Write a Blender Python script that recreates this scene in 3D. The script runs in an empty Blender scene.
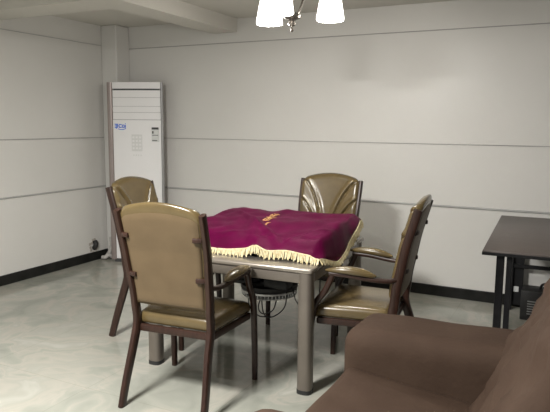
import bpy, bmesh, math, random
from mathutils import Vector, Matrix, noise
random.seed(7)
scn = bpy.context.scene
C = scn.collection
PI = math.pi

# ------------------------------------------------------------------ materials
def mat(name, col, rough=0.5, metal=0.0, var=None, scale=8.0, bump=0.0, bscale=60.0,
        emit=None, es=0.0, coat=0.0, sheen=0.0, spec=0.5, stretch=(1, 1, 1)):
    m = bpy.data.materials.new(name); m.use_nodes = True
    nt = m.node_tree; b = nt.nodes['Principled BSDF']
    b.inputs['Base Color'].default_value = (*col, 1)
    b.inputs['Roughness'].default_value = rough
    b.inputs['Metallic'].default_value = metal
    b.inputs['Specular IOR Level'].default_value = spec
    b.inputs['Coat Weight'].default_value = coat
    b.inputs['Coat Roughness'].default_value = 0.15
    if sheen:
        b.inputs['Sheen Weight'].default_value = sheen
        b.inputs['Sheen Roughness'].default_value = 0.4
    tc = nt.nodes.new('ShaderNodeTexCoord'); mp = nt.nodes.new('ShaderNodeMapping')
    mp.inputs['Scale'].default_value = stretch
    nt.links.new(tc.outputs['Object'], mp.inputs['Vector'])
    if var is not None:
        n = nt.nodes.new('ShaderNodeTexNoise'); n.inputs['Scale'].default_value = scale
        n.inputs['Detail'].default_value = 5
        r = nt.nodes.new('ShaderNodeValToRGB')
        r.color_ramp.elements[0].position = 0.35; r.color_ramp.elements[1].position = 0.65
        r.color_ramp.elements[0].color = (*col, 1); r.color_ramp.elements[1].color = (*var, 1)
        nt.links.new(mp.outputs['Vector'], n.inputs['Vector'])
        nt.links.new(n.outputs['Fac'], r.inputs['Fac'])
        nt.links.new(r.outputs['Color'], b.inputs['Base Color'])
    if bump:
        n2 = nt.nodes.new('ShaderNodeTexNoise'); n2.inputs['Scale'].default_value = bscale
        n2.inputs['Detail'].default_value = 4
        bp = nt.nodes.new('ShaderNodeBump'); bp.inputs['Strength'].default_value = bump
        bp.inputs['Distance'].default_value = 0.01
        nt.links.new(mp.outputs['Vector'], n2.inputs['Vector'])
        nt.links.new(n2.outputs['Fac'], bp.inputs['Height'])
        nt.links.new(bp.outputs['Normal'], b.inputs['Normal'])
    if emit:
        b.inputs['Emission Color'].default_value = (*emit, 1)
        b.inputs['Emission Strength'].default_value = es
    return m

def marble(name):
    m = mat(name, (0.42, 0.42, 0.38), rough=0.13, spec=0.5)
    nt = m.node_tree; b = nt.nodes['Principled BSDF']
    tc = nt.nodes.new('ShaderNodeTexCoord')
    w = nt.nodes.new('ShaderNodeTexNoise'); w.inputs['Scale'].default_value = 1.3; w.inputs['Detail'].default_value = 3
    mx = nt.nodes.new('ShaderNodeVectorMath'); mx.operation = 'MULTIPLY_ADD'
    mx.inputs[1].default_value = (1.1, 1.1, 1.1)
    nt.links.new(tc.outputs['Object'], w.inputs['Vector'])
    nt.links.new(w.outputs['Color'], mx.inputs[0]); nt.links.new(tc.outputs['Object'], mx.inputs[2])
    n = nt.nodes.new('ShaderNodeTexNoise'); n.inputs['Scale'].default_value = 2.2; n.inputs['Detail'].default_value = 7
    n.inputs['Distortion'].default_value = 0.8
    nt.links.new(mx.outputs[0], n.inputs['Vector'])
    r = nt.nodes.new('ShaderNodeValToRGB'); e = r.color_ramp.elements
    e[0].position = 0.3; e[0].color = (0.225, 0.230, 0.200, 1)
    e[1].position = 0.72; e[1].color = (0.41, 0.40, 0.355, 1)
    k = e.new(0.47); k.color = (0.30, 0.305, 0.265, 1)
    k = e.new(0.52); k.color = (0.355, 0.34, 0.295, 1)
    k = e.new(0.57); k.color = (0.315, 0.315, 0.275, 1)
    nt.links.new(n.outputs['Fac'], r.inputs['Fac'])
    br = nt.nodes.new('ShaderNodeTexBrick'); br.offset = 0.0
    br.inputs['Scale'].default_value = 1.0
    br.inputs['Brick Width'].default_value = 0.8; br.inputs['Row Height'].default_value = 0.8
    br.inputs['Mortar Size'].default_value = 0.0022; br.inputs['Mortar Smooth'].default_value = 0.2
    br.inputs['Color1'].default_value = (1, 1, 1, 1); br.inputs['Color2'].default_value = (0.97, 0.97, 0.97, 1)
    br.inputs['Mortar'].default_value = (0.82, 0.82, 0.8, 1)
    nt.links.new(tc.outputs['Object'], br.inputs['Vector'])
    mm = nt.nodes.new('ShaderNodeMix'); mm.data_type = 'RGBA'; mm.blend_type = 'MULTIPLY'
    mm.inputs['Factor'].default_value = 1.0
    nt.links.new(r.outputs['Color'], mm.inputs['A']); nt.links.new(br.outputs['Color'], mm.inputs['B'])
    nt.links.new(mm.outputs['Result'], b.inputs['Base Color'])
    return m

M = dict(
    wall=mat('wall_panel_paint', (0.62, 0.608, 0.580), 0.42, var=(0.645, 0.633, 0.606), scale=1.2, spec=0.5),
    ceil=mat('ceiling_paint', (0.60, 0.58, 0.53), 0.75, var=(0.62, 0.60, 0.55), scale=2),
    groove=mat('panel_joint', (0.30, 0.29, 0.28), 0.6, var=(0.36, 0.35, 0.34), scale=6),
    ledge=mat('panel_ledge', (0.36, 0.36, 0.35), 0.45, var=(0.42, 0.42, 0.41), scale=6),
    skirt=mat('black_skirting_tile', (0.006, 0.006, 0.005), 0.4, var=(0.014, 0.014, 0.013), scale=9, spec=0.25),
    floor=marble('marble_floor_tile'),
    ac=mat('air_conditioner_plastic', (0.80, 0.79, 0.79), 0.35, var=(0.82, 0.81, 0.81), scale=3),
    acline=mat('louver_gap', (0.25, 0.25, 0.25), 0.5, var=(0.30, 0.30, 0.30), scale=20),
    acdark=mat('dark_slot', (0.05, 0.05, 0.05), 0.5, var=(0.07, 0.07, 0.07), scale=20),
    acside=mat('bronze_side_panel', (0.30, 0.25, 0.235), 0.32, 0.35, var=(0.34, 0.29, 0.27), scale=3),
    acgrey=mat('grey_edge_strip', (0.33, 0.33, 0.33), 0.35, 0.3, var=(0.38, 0.38, 0.38), scale=4),
    blue=mat('blue_print', (0.02, 0.12, 0.62), 0.5, var=(0.03, 0.15, 0.68), scale=30),
    label=mat('label_paper', (0.60, 0.61, 0.60), 0.6, var=(0.66, 0.67, 0.66), scale=40),
    display=mat('display_grey', (0.66, 0.66, 0.65), 0.3, var=(0.70, 0.70, 0.69), scale=90),
    ink=mat('black_print', (0.03, 0.03, 0.03), 0.5, var=(0.05, 0.05, 0.05), scale=30),
    vinyl=mat('gold_olive_vinyl', (0.090, 0.063, 0.026), 0.24, var=(0.106, 0.075, 0.032), scale=14, bump=0.08, bscale=220, coat=0.25),
    vinylback=mat('tan_vinyl_back', (0.100, 0.069, 0.037), 0.45, var=(0.114, 0.079, 0.043), scale=9, bump=0.10, bscale=240, spec=0.35),
    wood=mat('dark_brown_wood', (0.020, 0.009, 0.006), 0.36, var=(0.034, 0.015, 0.010), scale=14, stretch=(6, 6, 1), spec=0.4),
    velvet=mat('burgundy_velvet', (0.062, 0.001, 0.022), 0.5, var=(0.085, 0.0015, 0.031), scale=7, bump=0.15, bscale=160, spec=0.06),
    fringe=mat('cream_gold_fringe', (0.60, 0.50, 0.27), 0.7, var=(0.74, 0.66, 0.44), scale=60),
    gold=mat('gold_thread', (0.48, 0.27, 0.09), 0.5, var=(0.60, 0.36, 0.14), scale=60),
    steel=mat('champagne_steel', (0.150, 0.130, 0.110), 0.36, 0.5, var=(0.18, 0.157, 0.133), scale=5),
    rim=mat('pale_table_rim', (0.21, 0.185, 0.155), 0.26, 0.4, var=(0.25, 0.22, 0.185), scale=5),
    felt=mat('table_felt', (0.05, 0.06, 0.05), 0.85, var=(0.07, 0.08, 0.07), scale=30),
    rubber=mat('black_rubber', (0.012, 0.012, 0.012), 0.55, var=(0.02, 0.02, 0.02), scale=30),
    chrome=mat('grey_metal_grille', (0.62, 0.62, 0.62), 0.3, 0.5, var=(0.45, 0.45, 0.45), scale=40),
    sofa=mat('brown_suede', (0.042, 0.026, 0.018), 0.8, var=(0.052, 0.033, 0.023), scale=5, bump=0.2, bscale=40, spec=0.12),
    desk=mat('dark_grey_laminate', (0.066, 0.051, 0.045), 0.42, var=(0.078, 0.061, 0.054), scale=5, stretch=(1, 6, 1)),
    deskedge=mat('black_steel', (0.008, 0.008, 0.009), 0.45, var=(0.013, 0.013, 0.014), scale=20, spec=0.3),
    shade=mat('frosted_glass_lit', (0.9, 0.9, 0.88), 0.4, var=(0.92, 0.92, 0.90), scale=10, emit=(1.0, 0.97, 0.90), es=4.0),
    bronze=mat('antique_silver', (0.09, 0.08, 0.07), 0.25, 0.9, var=(0.14, 0.125, 0.11), scale=20),
    plaster=mat('broken_plaster', (0.45, 0.42, 0.37), 0.9, var=(0.30, 0.27, 0.24), scale=60, bump=0.5),
    hose=mat('white_pipe_wrap', (0.55, 0.53, 0.50), 0.7, var=(0.40, 0.38, 0.36), scale=40),
)

# ------------------------------------------------------------------ helpers
def finish(name, bm, m, parent=None, smooth=True, angle=35):
    me = bpy.data.meshes.new(name)
    bmesh.ops.recalc_face_normals(bm, faces=bm.faces[:])
    bm.to_mesh(me); bm.free()
    me.materials.append(M[m] if isinstance(m, str) else m)
    if smooth:
        for p in me.polygons: p.use_smooth = True
        me.set_sharp_from_angle(angle=math.radians(angle))
    o = bpy.data.objects.new(name, me); C.objects.link(o)
    if parent is not None: o.parent = parent
    return o

def tag(o, label, cat, group=None):
    o['label'] = label; o['category'] = cat
    if group: o['group'] = group
    return o

def thing(name, label, cat, loc=(0, 0, 0), rz=0, group=None):
    o = bpy.data.objects.new(name, None); C.objects.link(o)
    o.empty_display_size = 0.1
    o.location = loc; o.rotation_euler = (0, 0, rz)
    return tag(o, label, cat, group)

def struct(name, bm, m, smooth=False):
    o = finish(name, bm, m, None, smooth); o['kind'] = 'structure'; return o

def box(bm, lo, hi, bevel=0.0, seg=2):
    r = bmesh.ops.create_cube(bm, size=1.0)
    vs = r['verts']
    for v in vs:
        v.co = Vector([(lo[i] + hi[i]) / 2 + v.co[i] * (hi[i] - lo[i]) for i in range(3)])
    if bevel:
        es = list({e for v in vs for e in v.link_edges})
        bmesh.ops.bevel(bm, geom=es, offset=bevel, segments=seg, affect='EDGES', profile=0.5)
    return bm

def nb(lo, hi, bevel=0.0, seg=2):
    return box(bmesh.new(), lo, hi, bevel, seg)

def catmull(pts, n=6):
    P = [Vector(p) for p in pts]
    if len(P) < 3:
        return [P[0].lerp(P[1], i / n) for i in range(n + 1)]
    out = []
    for i in range(len(P) - 1):
        p0 = P[i - 1] if i else P[0] * 2 - P[1]
        p1, p2 = P[i], P[i + 1]
        p3 = P[i + 2] if i + 2 < len(P) else P[-1] * 2 - P[-2]
        for k in range(n):
            t = k / n
            out.append(0.5 * ((2 * p1) + (p2 - p0) * t + (2 * p0 - 5 * p1 + 4 * p2 - p3) * t * t + (3 * p1 - p0 - 3 * p2 + p3) * t ** 3))
    out.append(P[-1]); return out

def sweep(bm, pts, w, d=None, n=6, ring=12, power=2.0, side=(1, 0, 0), taper=None):
    """tube along a smooth path; w across 'side', d across the other way"""
    d = d or w
    path = catmull(pts, n)
    rings = []
    N = len(path)
    for i, p in enumerate(path):
        t = (path[min(i + 1, N - 1)] - path[max(i - 1, 0)]).normalized()
        s = Vector(side); s = s - t * s.dot(t)
        if s.length < 1e-4:
            s = t.orthogonal()
        s.normalize(); q = t.cross(s)
        k = taper(i / (N - 1)) if taper else 1.0
        rg = []
        for j in range(ring):
            a = 2 * PI * (j + 0.5) / ring
            ca, sa = math.cos(a), math.sin(a)
            ca = math.copysign(abs(ca) ** (2 / power), ca); sa = math.copysign(abs(sa) ** (2 / power), sa)
            rg.append(bm.verts.new(p + s * (ca * w / 2 * k) + q * (sa * d / 2 * k)))
        rings.append(rg)
    for a, b in zip(rings, rings[1:]):
        for j in range(ring):
            bm.faces.new((a[j], a[(j + 1) % ring], b[(j + 1) % ring], b[j]))
    bm.faces.new(rings[0]); bm.faces.new(rings[-1])
    return bm

def lathe(bm, prof, centre=(0, 0, 0), seg=32, cap=True):
    c = Vector(centre); rings = []
    for r, z in prof:
        rings.append([bm.verts.new(c + Vector((r * math.cos(2 * PI * j / seg), r * math.sin(2 * PI * j / seg), z))) for j in range(seg)])
    for a, b in zip(rings, rings[1:]):
        for j in range(seg):
            bm.faces.new((a[j], a[(j + 1) % seg], b[(j + 1) % seg], b[j]))
    if cap:
        bm.faces.new(rings[0]); bm.faces.new(rings[-1])
    return bm

def rbox(lo, hi, rad, n=14, amp=0.0, fs=6.0, seed=0.0, warp=None):
    """soft rounded box made of a dense grid; optional lumps and a warp of the finished shape"""
    bm = bmesh.new()
    bmesh.ops.create_cube(bm, size=2.0)
    bmesh.ops.subdivide_edges(bm, edges=bm.edges[:], cuts=n, use_grid_fill=True)
    lo, hi = Vector(lo), Vector(hi); c = (lo + hi) / 2; h = (hi - lo) / 2
    rad = min(rad, min(h) * 0.98)
    for v in bm.verts:
        # crowd the grid towards the edges so that the rounding is dense
        u = Vector([math.sin(x * PI / 2) * 0.55 + x * 0.45 for x in v.co])
        p = Vector([u[i] * h[i] for i in range(3)])
        inner = Vector([max(-(h[i] - rad), min(h[i] - rad, p[i])) for i in range(3)])
        d = p - inner
        if d.length > 1e-9:
            m = max(abs(x) for x in d)
            p = inner + d.normalized() * min(rad, rad * m / rad if m < rad else rad) if False else inner + d.normalized() * rad
        p = p + c
        if amp:
            nn = noise.noise(p * fs + Vector((seed, seed * 1.7, seed * 0.3)))
            dirn = (p - c).normalized()
            p = p + dirn * (nn * amp)
        if warp: p = warp(p)
        v.co = p
    return bm

def sm(x):
    x = max(0.0, min(1.0, x)); return x * x * (3 - 2 * x)

# ------------------------------------------------------------------ the room
WB, WL = 5.24, -4.65
CEIL = 2.52
struct('floor', nb((-4.9, -2.0, -0.12), (2.6, 5.5, 0.0)), 'floor')
struct('ceiling', nb((-4.9, -2.0, CEIL), (2.6, 5.5, CEIL + 0.12)), 'ceil')
struct('wall_back', nb((-4.9, WB, 0.0), (2.6, WB + 0.2, CEIL)), 'wall')
struct('wall_left', nb((WL - 0.2, -2.0, 0.0), (WL, WB, CEIL)), 'wall')
struct('wall_right', nb((2.4, -2.0, 0.0), (2.6, WB, CEIL)), 'wall')
# corner column
CX, CY = -4.44, 5.03
struct('wall_corner', nb((WL, CY, 0.0), (CX, WB, CEIL), 0.012, 2), 'wall')
# beams under the ceiling (one each way)
struct('trim_1', nb((-3.36, -2.0, 2.39), (-3.08, WB, CEIL)), 'ceil')
struct('trim_2', nb((WL, 3.45, 2.392), (-3.36, 3.79, CEIL)), 'ceil')
# panel joints
bm = nb((CX, WB - 0.006, 2.287), (2.4, WB, 2.294)); struct('trim_3', bm, 'groove')
bm = nb((CX, WB - 0.006, 1.333), (2.4, WB, 1.339)); struct('trim_4', bm, 'groove')
bm = nb((CX, WB - 0.012, 0.795), (2.4, WB, 0.812), 0.003, 1); struct('trim_5', bm, 'ledge')
bm = nb((WL, -2, 2.310), (WL + 0.006, CY, 2.316)); struct('trim_6', bm, 'ledge')
bm = nb((WL, -2, 1.331), (WL + 0.006, CY, 1.338)); struct('trim_7', bm, 'groove')
bm = nb((WL, -2, 0.797), (WL + 0.012, CY, 0.811), 0.003, 1); struct('trim_8', bm, 'ledge')
struct('baseboard_back', nb((CX, WB - 0.014, 0.0), (2.4, WB, 0.095), 0.004, 2), 'skirt')
struct('baseboard_left', nb((WL, -2, 0.0), (WL + 0.014, CY, 0.095), 0.004, 2), 'skirt')

# hole knocked in the left wall
hb = thing('wall_hole', 'small dark pipe hole broken in the left wall beside the air conditioner', 'hole', (WL, 4.82, 0.15))
bm = bmesh.new()
for i in range(14):
    a = 2 * PI * i / 14
    r = 0.055 + 0.012 * math.sin(i * 2.3)
    box(bm, (0.0, r * math.cos(a) - 0.014, 1.35 * r * math.sin(a) - 0.014), (0.008, r * math.cos(a) + 0.014, 1.35 * r * math.sin(a) + 0.014), 0.004, 1)
finish('plaster_edge', bm, 'plaster', hb)
bm = bmesh.new(); sweep(bm, [(0.0, 0, -0.01), (0.02, 0.0, 0.0), (0.032, 0.004, 0.03), (0.012, 0.012, 0.062)], 0.052, ring=12)
finish('pipe_stub', bm, 'rubber', hb)

# ------------------------------------------------------------------ air conditioner
ac = thing('air_conditioner', 'tall white floor-standing air conditioner in the far left corner', 'air conditioner', (-4.155, 4.955, 0), math.radians(20))
W, Hh, D = 0.30, 1.915, 0.20
bm = bmesh.new()          # the case narrows towards its back
pl = [(-W, 0.03), (W, 0.03), (W - 0.03, 0.09), (0.20, D), (-0.20, D), (-W + 0.03, 0.09)]
lo_ = [bm.verts.new((x, y, 0.03)) for x, y in pl]; hi_ = [bm.verts.new((x, y, Hh)) for x, y in pl]
bm.faces.new(lo_); bm.faces.new(hi_)
for i in range(6): bm.faces.new((lo_[i], lo_[(i + 1) % 6], hi_[(i + 1) % 6], hi_[i]))
finish('body', bm, 'acside', ac, smooth=False)
PX0, PX1 = -W + 0.062, W - 0.022
def bowed(bm, x0, x1, z0, z1, thick=0.03, bow=0.02, n=14, off=0.0):
    fr, bk = [], []
    for i in range(n + 1):
        x = x0 + (x1 - x0) * i / n
        y = bow * (x / W) ** 2 + off
        fr.append((bm.verts.new((x, y, z0)), bm.verts.new((x, y, z1))))
        bk.append((bm.verts.new((x, y + thick, z0)), bm.verts.new((x, y + thick, z1))))
    for i in range(n):
        bm.faces.new((fr[i][0], fr[i + 1][0], fr[i + 1][1], fr[i][1]))
        bm.faces.new((bk[i + 1][0], bk[i][0], bk[i][1], bk[i + 1][1]))
        bm.faces.new((fr[i][1], fr[i + 1][1], bk[i + 1][1], bk[i][1]))
        bm.faces.new((fr[i + 1][0], fr[i][0], bk[i][0], bk[i + 1][0]))
    for f, b in ((fr[0], bk[0]), (fr[-1], bk[-1])):
        bm.faces.new((f[0], f[1], b[1], b[0]))
    return bm
finish('front_panel', bowed(bmesh.new(), PX0, PX1, 0.04, 1.525), 'ac', ac)
finish('top_trim', bowed(bmesh.new(), PX0, PX1, 1.848, 1.913), 'ac', ac)
finish('outlet_recess', bowed(bmesh.new(), PX0 + 0.004, PX1 - 0.004, 1.525, 1.848, thick=0.02, off=0.012), 'acline', ac)
finish('outlet_slot', bowed(bmesh.new(), PX0 + 0.012, PX1 - 0.01, 1.834, 1.847, thick=0.006, off=0.008), 'acdark', ac)
for z0, z1 in ((1.758, 1.830), (1.668, 1.755), (1.604, 1.665), (1.530, 1.601)):
    finish('louver', bowed(bmesh.new(), PX0 + 0.002, PX1 - 0.002, z0, z1, thick=0.012, off=0.002), 'ac', ac)
bm = bmesh.new()
sweep(bm, [(-W + 0.030, 0.030, 0.03), (-W + 0.030, 0.030, 1.0), (-W + 0.030, 0.030, 1.912)], 0.060, 0.05, n=2, ring=20, power=3)
finish('side_column', bm, 'acside', ac)
bm = bmesh.new()
sweep(bm, [(W - 0.010, 0.035, 0.03), (W - 0.010, 0.035, 1.0), (W - 0.010, 0.035, 1.912)], 0.022, 0.04, n=2, ring=16, power=3)
finish('edge_strip', bm, 'acgrey', ac)
finish('plinth', nb((-W + 0.04, 0.02, 0.0), (W - 0.04, 0.12, 0.042)), 'acdark', ac)
def fy(x): return 0.02 * (x / W) ** 2      # the panel's front
def stroke(bm, pts, w=0.007, dep=0.0015):
    for (x0, z0), (x1, z1) in zip(pts, pts[1:]):
        d = Vector((x1 - x0, 0, z1 - z0)); L = d.length
        if L < 1e-6: continue
        d.normalize(); nrm = Vector((-d.z, 0, d.x)) * w / 2; e = d * w * 0.3
        q = [Vector((x0, fy(x0) - dep, z0)) - e, Vector((x1, fy(x1) - dep, z1)) + e]
        a = [bm.verts.new(v) for v in (q[0] + nrm, q[0] - nrm, q[1] - nrm, q[1] + nrm)]
        b = [bm.verts.new(v.co + Vector((0, dep * 1.2, 0))) for v in a]
        bm.faces.new(a); bm.faces.new(b[::-1])
        for i in range(4): bm.faces.new((a[i], b[i], b[(i + 1) % 4], a[(i + 1) % 4]))
bm = bmesh.new()
lz, lx = 1.452, -0.200
stroke(bm, [(lx - 0.018, lz + 0.028), (lx + 0.014, lz + 0.028), (lx + 0.014, lz - 0.004), (lx - 0.018, lz - 0.004)], 0.009)
stroke(bm, [(lx - 0.002, lz + 0.028), (lx - 0.002, lz - 0.018)], 0.008)
stroke(bm, [(lx - 0.018, lz + 0.012), (lx + 0.014, lz + 0.012)], 0.006)
stroke(bm, [(lx + 0.056, lz + 0.024), (lx + 0.034, lz + 0.026), (lx + 0.028, lz + 0.010), (lx + 0.034, lz - 0.006), (lx + 0.056, lz - 0.004)], 0.009)
stroke(bm, [(lx + 0.066, lz + 0.020), (lx + 0.086, lz + 0.020), (lx + 0.088, lz - 0.004), (lx + 0.066, lz - 0.004), (lx + 0.066, lz + 0.020)], 0.008)
stroke(bm, [(lx + 0.100, lz + 0.020), (lx + 0.100, lz - 0.006)], 0.009)
stroke(bm, [(lx + 0.100, lz + 0.032), (lx + 0.100, lz + 0.034)], 0.009)
stroke(bm, [(lx + 0.020, lz - 0.020), (lx + 0.045, lz - 0.028), (lx + 0.075, lz - 0.027), (lx + 0.104, lz - 0.016)], 0.007)
finish('logo', bm, 'blue', ac)
def plate(bm, x0, x1, z0, z1, t):
    y = min(fy(x0), fy(x1)); box(bm, (x0, y - t, z0), (x1, y + 0.012, z1))
    return bm
lab = finish('energy_label', plate(bmesh.new(), 0.180, 0.258, 1.300, 1.452, 0.0012), 'label', ac)
finish('label_header', plate(bmesh.new(), 0.182, 0.256, 1.428, 1.450, 0.0022), 'ink', lab)
for x0, x1, z0, z1 in ((0.186, 0.202, 1.385, 1.412), (0.208, 0.216, 1.382, 1.412), (0.228, 0.252, 1.379, 1.412), (0.186, 0.252, 1.366, 1.372), (0.186, 0.240, 1.310, 1.318)):
    finish('label_print', plate(bmesh.new(), x0, x1, z0, z1, 0.0022), 'ink', lab)
dsp = finish('control_display', plate(bmesh.new(), -0.035, 0.080, 1.200, 1.375, 0.001), 'display', ac)
bm = bmesh.new()
for r in range(4):
    for c in range(3):
        plate(bm, -0.026 + c * 0.036, -0.004 + c * 0.036, 1.335 - r * 0.038, 1.355 - r * 0.038, 0.0022)
finish('button', bm, 'ac', dsp)
bm = bmesh.new()
for c in range(4): plate(bm, -0.020 + c * 0.026, -0.008 + c * 0.026, 1.150, 1.166, 0.0016)
finish('indicator', bm, 'display', ac)
# refrigerant pipe at its side
bm = bmesh.new()
sweep(bm, [(-4.575, 4.94, 0.025), (-4.565, 4.985, 0.08), (-4.55, 4.998, 0.16), (-4.555, 5.0, 0.24)], 0.05, ring=12)
sweep(bm, [(-4.50, 4.965, 0.0225), (-4.53, 4.92, 0.055), (-4.555, 4.90, 0.03), (-4.60, 4.90, 0.0225)], 0.045, ring=12)
tag(finish('drain_pipe', bm, 'hose'), 'wrapped white pipe curling on the floor beside the air conditioner', 'pipe')

# ------------------------------------------------------------------ mahjong table
TX0, TX1, TY0, TY1 = -2.33, -1.235, 2.885, 3.935
tx, ty = (TX0 + TX1) / 2, (TY0 + TY1) / 2
TROT = math.radians(3)
TCX = -1.28 + (tx + 1.28) * math.cos(TROT) - (ty - 2.925) * math.sin(TROT)
TCY = 2.925 + (ty - 2.925) * math.cos(TROT) + (tx + 1.28) * math.sin(TROT)
tb = thing('mahjong_table', 'square metal-framed mahjong table under the burgundy velvet cloth', 'table', (TCX, TCY, 0), TROT)
hx, hy = (TX1 - TX0) / 2, (TY1 - TY0) / 2
def frame(bm, z0, z1, o, w, bev):
    box(bm, (-hx + o, -hy + o, z0), (hx - o, -hy + o + w, z1), bev, 3)
    box(bm, (-hx + o, hy - o - w, z0), (hx - o, hy - o, z1), bev, 3)
    box(bm, (-hx + o, -hy + o + w * 0.98, z0), (-hx + o + w, hy - o - w * 0.98, z1), bev, 3)
    box(bm, (hx - o - w, -hy + o + w * 0.98, z0), (hx - o, hy - o - w * 0.98, z1), bev, 3)
    return bm
finish('rim', frame(bmesh.new(), 0.692, 0.722, 0.0, 0.17, 0.012), 'rim', tb)
finish('apron', frame(bmesh.new(), 0.634, 0.693, 0.012, 0.022, 0.006), 'steel', tb)
finish('tabletop', nb((-hx + 0.16, -hy + 0.16, 0.690), (hx - 0.16, hy - 0.16, 0.712)), 'felt', tb)
for sx in (-1, 1):
    for sy in (-1, 1):
        x, y = sx * (hx - 0.047), sy * (hy - 0.047)
        bm = bmesh.new(); sweep(bm, [(x, y, 0.02), (x, y, 0.35), (x, y, 0.694)], 0.084, ring=20, power=3.0)
        lg = finish('leg', bm, 'steel', tb)
        bm = bmesh.new(); sweep(bm, [(x, y, 0.0), (x, y, 0.012), (x, y, 0.024)], 0.088, ring=20, power=3.0, n=2)
        finish('foot_cap', bm, 'rubber', lg)
# machine hung under the top
cxm = 0.06
bm = bmesh.new()
lathe(bm, [(0.175, 0.395), (0.188, 0.405), (0.188, 0.428), (0.15, 0.436)], (cxm, 0, 0), 40)
for i in range(9):
    a = i * 0.7; r = 0.10 + 0.03 * math.sin(i * 3.1)
    p = Vector((cxm + r * math.cos(a), r * math.sin(a), 0.0))
    box(bm, (p.x - 0.05, p.y - 0.04, 0.42), (p.x + 0.05, p.y + 0.04, 0.448 + 0.012 * math.sin(i * 1.7)), 0.008, 2)
box(bm, (cxm + 0.03, -0.16, 0.43), (cxm + 0.19, -0.05, 0.492), 0.012, 2)
box(bm, (cxm - 0.27, -0.12, 0.425), (cxm - 0.10, -0.03, 0.452), 0.008, 2)
bmesh.ops.translate(bm, verts=bm.verts[:], vec=(0, 0, 0.045))
finish('motor_tray', bm, 'rubber', tb)
bm = bmesh.new()
lathe(bm, [(0.150, 0.348), (0.178, 0.352), (0.182, 0.360), (0.176, 0.362)], (cxm, 0, 0), 40)
lathe(bm, [(0.176, 0.378), (0.184, 0.380), (0.184, 0.392), (0.172, 0.396)], (cxm, 0, 0), 40)
for i in range(48):
    a = 2 * PI * i / 48
    p = Vector((cxm + 0.178 * math.cos(a), 0.178 * math.sin(a), 0.354))
    sweep(bm, [p, p + Vector((0, 0, 0.016)), p + Vector((0, 0, 0.034))], 0.006, n=1, ring=5)
bmesh.ops.translate(bm, verts=bm.verts[:], vec=(0, 0, 0.045))
finish('grille_ring', bm, 'chrome', tb)
for x, y in ((cxm - 0.09, -0.05), (cxm + 0.09, -0.05), (cxm, 0.1)):
    finish('hanger', nb((x - 0.018, y - 0.006, 0.47), (x + 0.018, y + 0.006, 0.692), 0.003, 1), 'rubber', tb)
cab = [[(cxm + 0.16, -0.08, 0.42), (cxm + 0.15, -0.1, 0.30), (cxm + 0.06, -0.1, 0.225), (cxm - 0.02, -0.05, 0.235), (cxm - 0.05, -0.02, 0.40)],
       [(cxm + 0.10, -0.1, 0.36), (cxm + 0.08, -0.12, 0.28), (cxm + 0.0, -0.1, 0.24), (cxm - 0.05, -0.06, 0.27), (cxm - 0.04, 0.0, 0.36)],
       [(cxm - 0.10, -0.10, 0.36), (cxm - 0.08, -0.13, 0.29), (cxm - 0.02, -0.12, 0.23), (cxm + 0.05, -0.08, 0.22)],
       [(cxm + 0.18, -0.05, 0.43), (cxm + 0.24, -0.12, 0.36), (cxm + 0.34, -0.2, 0.33), (hx - 0.06, -0.25, 0.40), (hx - 0.03, -0.3, 0.62)],
       [(cxm - 0.13, -0.05, 0.44), (cxm - 0.17, -0.05, 0.52), (cxm - 0.28, -0.10, 0.58), (cxm - 0.34, -0.12, 0.69)],
       [(cxm - 0.02, -0.1, 0.45), (cxm - 0.03, -0.12, 0.53), (cxm - 0.10, -0.14, 0.55), (cxm - 0.12, -0.12, 0.45)]]
for pts in cab:
    bm = bmesh.new(); sweep(bm, [(p[0], p[1], p[2] + 0.045 if p[2] < 0.5 else p[2]) for p in pts], 0.008, ring=8, n=8); finish('cable', bm, 'rubber', tb)

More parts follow.
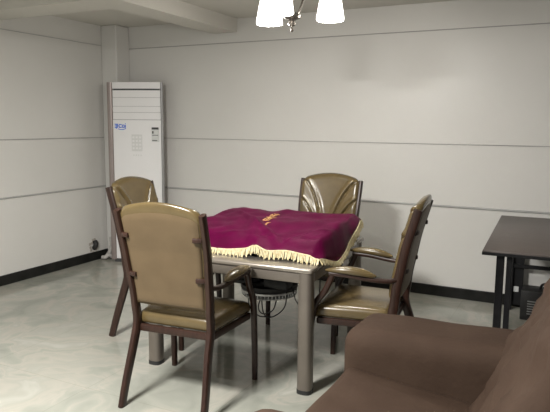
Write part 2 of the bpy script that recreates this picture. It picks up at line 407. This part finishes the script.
# ------------------------------------------------------------------ velvet cloth
X0, X1, Y0, Y1 = -2.345, -1.238, 3.010, 3.945
def lerp_pts(t, K):
    if t <= K[0][0]: return K[0][1]
    for (a_, va), (b_, vb) in zip(K, K[1:]):
        if t <= b_: return va + (vb - va) * sm((t - a_) / (b_ - a_)) * 0.5 + (vb - va) * (t - a_) / (b_ - a_) * 0.5
    return K[-1][1]
def cloth_pt(u, v):
    y = Y0 + (Y1 - Y0) * v
    # the right hem bellies out over the rim where it hangs lowest
    xr = X1 + lerp_pts(y, [(3.01, -0.004), (3.27, 0.028), (3.55, 0.012), (3.9, -0.02)])
    x = X0 + (xr - X0) * u
    plate_z = 0.820 + 0.040 * sm((y - 3.05) / 0.60) + 0.012 * sm((x + 2.3) / 0.9)
    plate_z -= 0.010 * sm((-2.12 - x) / 0.22)
    hump = 0.030 * math.exp(-((x + 1.63) / 0.045) ** 2)
    hem_f = lerp_pts(x, [(-2.3, 0.746), (-1.92, 0.750), (-1.70, 0.768), (-1.45, 0.778), (-1.31, 0.772), (-1.24, 0.750)]) + hump + 0.003 * math.sin(x * 25)
    hem_r = lerp_pts(y, [(3.01, 0.752), (3.27, 0.688), (3.55, 0.755), (3.88, 0.835)])
    z = plate_z
    df, dr, dl, db = y - Y0, xr - x, x - X0, Y1 - y
    z = hem_f + (z - hem_f) * sm(df / (0.115 + 0.02 * math.sin(x * 9)))
    if dr < 0.055: z = hem_r + (z - hem_r) * (dr / 0.055) ** 0.8
    if dl < 0.10: z = 0.757 + (z - 0.757) * sm(dl / 0.10)
    if db < 0.035:
        zb_ = min(z, 0.800 + 0.055 * sm((x + 1.6) / 0.3)); z = zb_ + (z - zb_) * sm(db / 0.035)
    inn = sm(min(df, dr * 1.6, dl, db * 2.0) / 0.09)
    # soft folds
    nz = noise.noise(Vector((x * 3.1 + y * 1.2, y * 3.6 - x * 0.8, 1.3))) * 0.028
    nz += noise.noise(Vector((x * 8.0, y * 7.0 + x * 3, 4.1))) * 0.013
    z += nz * inn
    # long crease running back from the hump, two shorter pleats by the front hem
    cr = (x + 1.63) + 0.50 * (y - 3.0)
    z += 0.016 * math.exp(-(cr / 0.035) ** 2) * inn * (1 - sm((y - 3.3) / 0.35))
    cr2 = (x + 1.86) + 0.9 * (y - 3.45)
    z += 0.017 * math.exp(-(cr2 / 0.03) ** 2) * inn * sm((3.85 - y) / 0.2)
    cr3 = (x + 1.44) - 0.7 * (y - 3.1)
    z += 0.012 * math.exp(-(cr3 / 0.03) ** 2) * inn * (1 - sm((y - 3.2) / 0.2))
    z += 0.010 * math.sin((x * 0.9 - y) * 26) * inn * sm((0.30 - df) / 0.2) * 0.6
    # wavy outline
    ox = 0.006 * math.sin(y * 17) * (1 - inn); oy = 0.010 * math.sin(x * 13 + 1) * (1 - inn)
    return Vector((x + ox, y + oy, z))
N = 110
cl = thing('tablecloth', 'burgundy velvet cloth with cream fringe draped over the mahjong table', 'tablecloth', (TCX, TCY, 0.722), TROT)
base = Vector((tx, ty, 0.722))
bm = bmesh.new()
g = [[bm.verts.new(cloth_pt(i / N, j / N) - base) for j in range(N + 1)] for i in range(N + 1)]
for i in range(N):
    for j in range(N): bm.faces.new((g[i][j], g[i + 1][j], g[i + 1][j + 1], g[i][j + 1]))
cv = finish('velvet_cover', bm, 'velvet', cl, angle=80)
md = cv.modifiers.new('thick', 'SOLIDIFY'); md.thickness = 0.005; md.offset = 1
bm = bmesh.new()
def fringe_edge(f, outward, n):
    prev = None
    for k in range(n + 1):
        p = cloth_pt(*f(k / n)) - base
        L = max(0.030, min(0.050, p.z + 0.002)) * (0.85 + 0.15 * math.sin(k * 1.9)) 
        o = Vector(outward)
        sw = Vector((random.uniform(-1, 1), random.uniform(-1, 1), 0)) * 0.004
        top = p + o * 0.003 + Vector((0, 0, 0.003))
        mid = p + o * (0.010 + random.uniform(0, .004)) + Vector((0, 0, -L * 0.5)) + sw * 0.5
        bot = p + o * (0.013 + random.uniform(0, .006)) + Vector((0, 0, -L)) + sw
        sweep(bm, [top, mid, bot], 0.0075, 0.005, n=2, ring=5)
    path = [cloth_pt(*f(k / 60)) - base + Vector(outward) * 0.004 + Vector((0, 0, 0.002)) for k in range(61)]
    sweep(bm, path, 0.007, 0.008, n=1, ring=6)
fringe_edge(lambda t: (t, 0), (0, -1, 0), 128)
fringe_edge(lambda t: (1, t), (1, 0, 0), 108)
fringe_edge(lambda t: (t, 1), (0, 1, 0), 128)
fringe_edge(lambda t: (0, t), (-1, 0, 0), 108)
finish('fringe', bm, 'fringe', cl)
# gold embroidered characters lying in the velvet
def emb(bm, pts, w=0.006):
    prev = None
    for (a, b) in zip(pts, pts[1:]):
        for k in range(5):
            q = []
            for t in (k / 5, (k + 1) / 5):
                x = a[0] + (b[0] - a[0]) * t; y = a[1] + (b[1] - a[1]) * t
                q.append(Vector((x, y, cloth_pt((x - X0) / (X1 - X0), (y - Y0) / (Y1 - Y0)).z + 0.0065)))
            sweep(bm, [q[0] - base, q[1] - base], w, 0.004, n=1, ring=6, side=(0.6, 0.8, 0))
def unrot(px_, py_):
    dx_, dy_ = px_ - TCX, py_ - TCY; c_, s_ = math.cos(TROT), math.sin(TROT)
    return tx + dx_ * c_ + dy_ * s_, ty - dx_ * s_ + dy_ * c_
EX = [unrot(-1.865, 3.67), unrot(-1.800, 3.49), unrot(-1.745, 3.33)]
def echar(cx_, cy_, s, strokes):
    bm = bmesh.new()
    for st in strokes:
        emb(bm, [(cx_ + (p[0]) * s * 0.95 + p[1] * s * 0.10, cy_ + p[1] * s * 3.1 - p[0] * s * 0.05) for p in st])
    finish('embroidery', bm, 'gold', cl)
echar(EX[0][0], EX[0][1], 0.023, [[(-1, .8), (1, .8)], [(0, 1.1), (0, -1)], [(-1, 0), (1, 0)], [(-.8, -1), (.9, -1)], [(-.8, .4), (-.5, -.5)], [(.8, .4), (.5, -.5)]])
echar(EX[1][0], EX[1][1], 0.021, [[(-1, 1), (1, 1), (1, -1), (-1, -1), (-1, 1)], [(-1, 0), (1, 0)], [(0, 1), (0, -1)]])
echar(EX[2][0], EX[2][1], 0.015, [[(-1, .8), (1, .8)], [(0, .8), (-1, -1)], [(0, .3), (1, -1)]])

# ------------------------------------------------------------------ dining chairs
def post_y(z):   # side profile of the rear leg and back post
    K = [(0, -0.290), (0.22, -0.226), (0.44, -0.160), (0.62, -0.178), (0.85, -0.222), (1.08, -0.286)]
    for (a, ya), (b, yb) in zip(K, K[1:]):
        if z <= b:
            t = (z - a) / (b - a); return ya + (yb - ya) * t
    return K[-1][1] + (z - 1.08) * -0.33
def post_x(z): return 0.222 + 0.022 * sm((z - 0.42) / 0.6) + 0.022 * sm((0.42 - z) / 0.42)

def back_pt(s, t, side):
    """s -1..1 across, t 0..1 up; side +1 front, -1 rear"""
    z0 = 0.545
    arch = 0.045 * (1 - s * s)
    corner = -0.030 * max(0.0, abs(s) - 0.80) ** 2 / 0.04
    z = z0 + (1.068 - z0) * t + (arch + corner) * t ** 3
    hw = post_x(z) + (-0.001 * sm(t * 5) - 0.016 * (1 - sm(t * 5)) if side > 0 else -0.015)
    x = s * hw
    y = post_y(min(z, 1.14))
    edge = min(1.0, (1 - abs(s)) / 0.14); edge = math.sqrt(max(0, 1 - (1 - edge) ** 2))
    te = min(1.0, (1 - t) / 0.07, t / 0.06); te = math.sqrt(max(0, 1 - (1 - te) ** 2))
    e = edge * te
    if side > 0:
        th = 0.012 + 0.034 * e
        ax = abs(x)
        def gr(base_, span, t0, tl, wd):
            q = (t - t0) / tl
            if q < -0.3: return 0.0
            xc = base_ + span * max(q, 0) ** 2.1
            d = (ax - xc) * (1.0 / math.sqrt(1 + (2.1 * span / tl / 0.5 * max(q, 0)) ** 2 * 0.18))
            return math.exp(-(d / wd) ** 2) - 0.45 * math.exp(-((d + 0.020) / 0.016) ** 2)
        gv = gr(0.052, 0.165, 0.25, 0.72, 0.0075) + gr(0.096, 0.14, 0.22, 0.50, 0.0075)
        y += th - 0.019 * gv * e
        y -= 0.020 * (1 - s * s) * 0.6
    else:
        y += -0.004 - 0.012 * e
        y -= 0.010 * (1 - s * s) * 0.6
    return Vector((x, y, z))

def make_chair(name, label):
    t = thing(name, label, 'chair', group='gold vinyl armchairs around the mahjong table')
    # seat cushion: wider in front, rounded
    def warp(p):
        k = (p.y + 0.20) / 0.48
        q = Vector((p.x * (0.86 + 0.14 * k), p.y, p.z))
        q.z += 0.018 * (1 - (q.x / 0.27) ** 2) * (1 - ((p.y - 0.04) / 0.26) ** 2) if p.z > 0.44 else 0
        if p.y > 0.2: q.z -= 0.012 * ((p.y - 0.2) / 0.08) ** 2
        return q
    finish('seat', rbox((-0.262, -0.145, 0.415), (0.262, 0.285, 0.488), 0.034, 14, warp=warp), 'vinyl', t, angle=80)
    bm = bmesh.new()
    sweep(bm, [(-0.222, -0.147, 0.402), (0.222, -0.147, 0.402)], 0.026, 0.040, n=2, ring=12, power=4, side=(0, 1, 0))
    sweep(bm, [(-0.262, 0.245, 0.402), (0.262, 0.245, 0.402)], 0.026, 0.036, n=2, ring=12, power=4, side=(0, 1, 0))
    for s in (-1, 1):
        sweep(bm, [(s * 0.222, -0.150, 0.402), (s * 0.256, 0.245, 0.402)], 0.024, 0.038, n=2, ring=12, power=4)
    finish('seat_frame', bm, 'wood', t)
    for s in (-1, 1):
        bm = bmesh.new()
        zs = (0.0, 0.11, 0.22, 0.33, 0.44, 0.53, 0.62, 0.73, 0.85, 0.96, 1.06)
        sweep(bm, [(s * (post_x(z)), post_y(z), z) for z in zs], 0.034, 0.052, n=3, ring=14, power=3,
              taper=lambda q: 0.92 + 0.14 * math.sin(PI * min(1, q * 1.1)))
        finish('leg', bm, 'wood', t)
        bm = bmesh.new()
        sweep(bm, [(s * 0.272, 0.300, 0.0), (s * 0.272, 0.296, 0.2), (s * 0.272, 0.284, 0.40), (s * 0.275, 0.262, 0.50), (s * 0.279, 0.205, 0.585), (s * 0.280, 0.165, 0.676)],
              0.034, 0.036, n=4, ring=14, power=3, taper=lambda q: 0.92 + 0.12 * math.sin(PI * q))
        finish('leg', bm, 'wood', t)
        bm = bmesh.new()
        yb = post_y(0.655)
        sweep(bm, [(s * 0.232, yb + 0.004, 0.672), (s * 0.248, yb + 0.06, 0.663), (s * 0.264, -0.03, 0.668), (s * 0.274, 0.07, 0.680), (s * 0.280, 0.185, 0.684)],
              0.032, 0.026, n=5, ring=14, power=3)
        arm = finish('arm', bm, 'wood', t)
        bm = bmesh.new()
        sweep(bm, [(s * 0.262, -0.075, 0.686), (s * 0.270, 0.00, 0.703), (s * 0.278, 0.10, 0.710), (s * 0.282, 0.207, 0.702)],
              0.068, 0.046, n=6, ring=18, power=2.2, taper=lambda q: max(0.12, math.sin(PI * min(1, max(0, q))) ** 0.5))
        finish('arm_pad', bm, 'vinyl', arm)
    # backrest: fluted front
    NS, NT = 72, 64
    bm = bmesh.new()
    fr = [[bm.verts.new(back_pt(-1 + 2 * i / NS, j / NT, 1)) for j in range(NT + 1)] for i in range(NS + 1)]
    bk = [[bm.verts.new(back_pt(-1 + 2 * i / NS, j / NT, -1)) for j in range(NT + 1)] for i in range(NS + 1)]
    for i in range(NS):
        for j in range(NT):
            bm.faces.new((fr[i][j], fr[i + 1][j], fr[i + 1][j + 1], fr[i][j + 1]))
            bm.faces.new((bk[i + 1][j], bk[i][j], bk[i][j + 1], bk[i + 1][j + 1]))
        for j in (0, NT):
            bm.faces.new((fr[i][j], fr[i + 1][j], bk[i + 1][j], bk[i][j]))
    for j in range(NT):
        for i in (0, NS):
            bm.faces.new((fr[i][j], fr[i][j + 1], bk[i][j + 1], bk[i][j]))
    back = finish('backrest', bm, 'vinyl', t, angle=70)
    # rear cover panel under the top roll
    bm = bmesh.new()
    NS2, NT2 = 30, 30
    def rp(i, j, off):
        s = (-1 + 2 * i / NS2) * 0.955; tt = 0.012 + 0.905 * j / NT2
        p = back_pt(s, tt, -1)
        e = min(1, (1 - abs(s) / 0.955) / 0.05, j / NT2 / 0.04, (1 - j / NT2) / 0.04)
        return p + Vector((0, -off * (0.35 + 0.65 * max(0, e)), 0))
    a = [[bm.verts.new(rp(i, j, 0.0075)) for j in range(NT2 + 1)] for i in range(NS2 + 1)]
    b = [[bm.verts.new(rp(i, j, -0.003)) for j in range(NT2 + 1)] for i in range(NS2 + 1)]
    for i in range(NS2):
        for j in range(NT2):
            bm.faces.new((a[i + 1][j], a[i][j], a[i][j + 1], a[i + 1][j + 1]))
            bm.faces.new((b[i][j], b[i + 1][j], b[i + 1][j + 1], b[i][j + 1]))
        for j in (0, NT2): bm.faces.new((a[i][j], a[i + 1][j], b[i + 1][j], b[i][j]))
    for j in range(NT2):
        for i in (0, NS2): bm.faces.new((a[i][j], a[i][j + 1], b[i][j + 1], b[i][j]))
    finish('rear_cover', bm, 'vinylback', back, angle=60)
    for s in (-1, 1):
        for z in (0.93, 0.715):
            y = post_y(z)
            x0 = s * (post_x(z) - 0.014); x1 = s * (post_x(z) - 0.056)
            bm = bmesh.new()
            sweep(bm, [(x0, y - 0.018, z), ((x0 + x1) / 2, y - 0.027, z), (x1, y - 0.030, z)], 0.026, 0.018, n=3, ring=12, power=3, side=(0, 0, 1))
            finish('bracket', bm, 'wood', t)
    return t

def dup(root, label):
    def cp(o, par):
        c = o.copy(); C.objects.link(c)
        if par is not None: c.parent = par
        for ch in [k for k in bpy.data.objects if k.parent == o]: cp(ch, c)
        return c
    r = cp(root, None); r['label'] = label; return r

chairA = make_chair('dining_chair', 'gold vinyl armchair seen from behind, nearest the camera in front of the table')
chairB = dup(chairA, 'gold vinyl armchair at the left of the table, half hidden behind the nearest chair')
chairC = dup(chairA, 'gold vinyl armchair facing us behind the far side of the burgundy cloth')
chairD = dup(chairA, 'gold vinyl armchair seen side-on at the right of the table beside the brown sofa')
for c, (x, y, rz) in ((chairA, (-1.858, 2.628, 5.5)), (chairB, (-2.585, 3.375, -86)), (chairC, (-1.735, 4.165, 181)), (chairD, (-1.024, 3.300, 96))):
    c.location = (x, y, 0); c.rotation_euler = (0, 0, math.radians(rz))

# ------------------------------------------------------------------ brown armchair (sofa)
so = thing('sofa_chair', 'big brown suede armchair in the lower right foreground', 'armchair', (-0.33, 2.02, 0))
def loc(v): return Vector(v) - Vector((-0.33, 2.02, 0))
def sob(name, lo, hi, rad, n=16, amp=0.0, fs=5, seed=0, warp=None, par=so, m='sofa'):
    return finish(name, rbox(loc(lo), loc(hi), rad, n, amp, fs, seed, warp), m, par, angle=80)
sob('base', (-0.84, 1.45, 0.05), (0.10, 2.62, 0.30), 0.03, 12)
sob('seat_cushion', (-0.865, 1.63, 0.27), (-0.12, 2.455, 0.43), 0.045, 18, 0.012, 4, 2.0, lambda p: Vector((p.x, p.y, p.z - 0.075 * (p.x + 0.535) / 0.75)))
def armwarp(p):
    # top slopes a touch down to the front
    p.z += 0.028 * (p.x - loc((-0.87, 0, 0)).x) / 0.9 if p.z > 0.4 else 0
    return p
sob('arm', (-0.895, 2.43, 0.03), (0.02, 2.80, 0.592), 0.085, 20, 0.008, 4, 5.0, armwarp)
sob('arm', (-0.895, 1.27, 0.03), (0.02, 1.640, 0.612), 0.085, 20, 0.008, 4, 8.0, armwarp)
zb = 0.36
def backwarp(p):
    p.x += 0.47 * (p.z - zb)
    w = noise.noise(Vector((p.x * 9 + p.z * 5, p.y * 3.5 - p.z * 4, p.z * 3))) * 0.026
    r_ = abs(noise.noise(Vector((p.y * 7 + p.z * 3.0, p.z * 2.2 - p.y * 1.2, 7.7))))
    p.x += w - 0.030 * max(0.0, 0.22 - r_) / 0.22
    return p
sob('backrest', (-0.305, 1.42, 0.28), (-0.06, 2.62, 1.05), 0.085, 26, 0.012, 4, 3.0, backwarp)
for x in (-0.78, 0.0):
    for y in (1.36, 2.70):
        bm = bmesh.new(); lathe(bm, [(0.022, 0.0), (0.028, 0.06)], loc((x, y, 0)), 16); finish('foot', bm, 'wood', so)

# ------------------------------------------------------------------ desk
dk = thing('desk', 'dark laminate desk on black steel legs against the back wall', 'desk', (-0.062, 4.44, 0), math.radians(2.3))
finish('desktop', nb((-0.435, -0.765, 0.744), (0.44, 0.765, 0.766), 0.003, 2), 'desk', dk)
finish('edge_band', nb((-0.437, -0.768, 0.738), (0.442, 0.762, 0.757), 0.002, 1), 'deskedge', dk)
for x in (-0.335, 0.37):
    for y in (-0.70, 0.70):
        finish('leg', nb((x - 0.022, y - 0.022, 0.0), (x + 0.022, y + 0.022, 0.740), 0.003, 1), 'deskedge', dk)
for x in (-0.335, 0.37):
    finish('side_rail', nb((x - 0.015, -0.68, 0.691), (x + 0.015, 0.68, 0.728), 0.003, 1), 'deskedge', dk)
for y in (-0.70,):
    finish('leg', nb((-0.300, y - 0.018, 0.0), (-0.268, y + 0.018, 0.740), 0.003, 1), 'deskedge', dk)
finish('crossbar', nb((-0.35, 0.685, 0.355), (0.36, 0.71, 0.385), 0.003, 1), 'deskedge', dk)
finish('end_panel', nb((-0.335, 0.712, 0.04), (-0.235, 0.732, 0.740), 0.003, 1), 'deskedge', dk)
bx = thing('equipment_box', 'black box with vents on the floor under the desk by the wall', 'box', (-0.19, 4.98, 0))
bm = nb((-0.13, -0.10, 0.0), (0.16, 0.10, 0.235), 0.008, 2)
finish('case', bm, 'rubber', bx)
bm = bmesh.new()
for i in range(6): box(bm, (-0.08, -0.104, 0.05 + i * 0.02), (0.12, -0.098, 0.058 + i * 0.02))
finish('vent', bm, 'acgrey', bx)
bm = bmesh.new(); sweep(bm, [(0.0, 0.0, 0.23), (0.02, -0.02, 0.28), (0.10, -0.03, 0.29), (0.14, 0.0, 0.23)], 0.02, ring=8)
finish('handle', bm, 'rubber', bx)
finish('socket_plate', nb((-0.305, 0.704, 0.150), (-0.265, 0.714, 0.195), 0.003, 1), 'label', dk)

# ------------------------------------------------------------------ chandelier
LX, LY = -1.625, 3.43
ch = thing('chandelier', 'three-armed chandelier with lit white glass shades above the table', 'chandelier', (LX, LY, 0))
bm = bmesh.new()
lathe(bm, [(0.002, 2.060), (0.011, 2.066), (0.013, 2.075), (0.006, 2.086), (0.008, 2.092), (0.020, 2.098), (0.024, 2.110), (0.018, 2.124), (0.022, 2.128),
           (0.052, 2.142), (0.058, 2.154), (0.046, 2.164), (0.018, 2.180), (0.012, 2.22)], (0, 0, 0), 28)
finish('finial', bm, 'bronze', ch)
bm = bmesh.new(); lathe(bm, [(0.010, 2.18), (0.010, 2.36), (0.020, 2.38), (0.010, 2.40), (0.010, 2.47), (0.055, 2.49), (0.06, 2.519)], (0, 0, 0), 24)
finish('stem', bm, 'bronze', ch)
for deg in (33, 153, 273):
    a = math.radians(deg); R = 0.200 if deg == 273 else 0.238
    u = Vector((math.cos(a), math.sin(a), 0))
    def q(r, z): return u * r + Vector((0, 0, z))
    bm = bmesh.new()
    sweep(bm, [q(0.03, 2.165), q(0.05, 2.20), q(0.085, 2.30), q(0.14, 2.39), q(0.21, 2.425), q(0.255, 2.40), q(R, 2.35)], 0.014, ring=10, n=6)
    arm = finish('arm', bm, 'bronze', ch)
    bm = bmesh.new(); lathe(bm, [(0.012, 2.365), (0.030, 2.355), (0.034, 2.335), (0.030, 2.315)], q(R, 0), 24); finish('cup', bm, 'bronze', arm)
    bm = bmesh.new()
    prof = [(0.030, 2.330), (0.045, 2.318), (0.058, 2.295), (0.066, 2.262), (0.073, 2.225), (0.080, 2.185), (0.085, 2.155), (0.086, 2.142), (0.083, 2.134)]
    lathe(bm, prof + [(r - 0.005, z) for r, z in prof[::-1]], q(R, 0), 36, cap=False)
    shd = finish('shade', bm, 'shade', ch)
    bm = bmesh.new(); lathe(bm, [(0.004, 2.178), (0.022, 2.188), (0.030, 2.208), (0.026, 2.235), (0.014, 2.262), (0.013, 2.325)], q(R, 0), 20)
    finish('bulb', bm, 'shade', shd)
    l = bpy.data.lights.new('bulb_light', 'POINT'); l.energy = 13; l.color = (1.0, 0.96, 0.89); l.shadow_soft_size = 0.05
    lo = bpy.data.objects.new('bulb_light', l); C.objects.link(lo)
    lo.location = Vector((LX, LY, 2.12)) + u * R

# ------------------------------------------------------------------ lights
def area(name, loc_, size, e, col, rot=(0, 0, 0)):
    l = bpy.data.lights.new(name, 'AREA'); l.energy = e; l.size = size; l.color = col
    o = bpy.data.objects.new(name, l); C.objects.link(o); o.location = loc_; o.rotation_euler = rot
    return o
area('ceiling_lamp_light', (-1.9, 0.9, 2.48), 0.45, 165, (1.0, 0.98, 0.94))
w = bpy.data.worlds.new('world'); scn.world = w; w.use_nodes = True
w.node_tree.nodes['Background'].inputs['Color'].default_value = (0.95, 0.97, 1.0, 1)
w.node_tree.nodes['Background'].inputs['Strength'].default_value = 0.36

# ------------------------------------------------------------------ camera
cd = bpy.data.cameras.new('camera'); cam = bpy.data.objects.new('camera', cd); C.objects.link(cam)
cd.sensor_fit = 'HORIZONTAL'; cd.sensor_width = 36; cd.lens = 597 / 550 * 36
f, cx0, cy0 = 597.0, 275.0, 206.0
dY = Vector((580 - cx0, 126 - cy0, f)).normalized()
dX = -Vector((-910 - cx0, 114 - cy0, f)).normalized()
dX = (dX - dY * dX.dot(dY)).normalized()
up = dX.cross(dY)
if up.y > 0: up = -up
right_w = Vector((dX.x, dY.x, up.x)); down_w = Vector((dX.y, dY.y, up.y)); fwd_w = Vector((dX.z, dY.z, up.z))
m3 = Matrix((right_w, -down_w, -fwd_w)).transposed()
cam.matrix_world = Matrix.Translation((0, 0, 1.5)) @ m3.to_4x4()
cd.clip_start = 0.05
scn.camera = cam

scn.view_settings.view_transform = 'Standard'; scn.view_settings.look = 'None'
scn.view_settings.exposure = 0.42; scn.view_settings.gamma = 1.0; scn.view_settings.use_curve_mapping = False
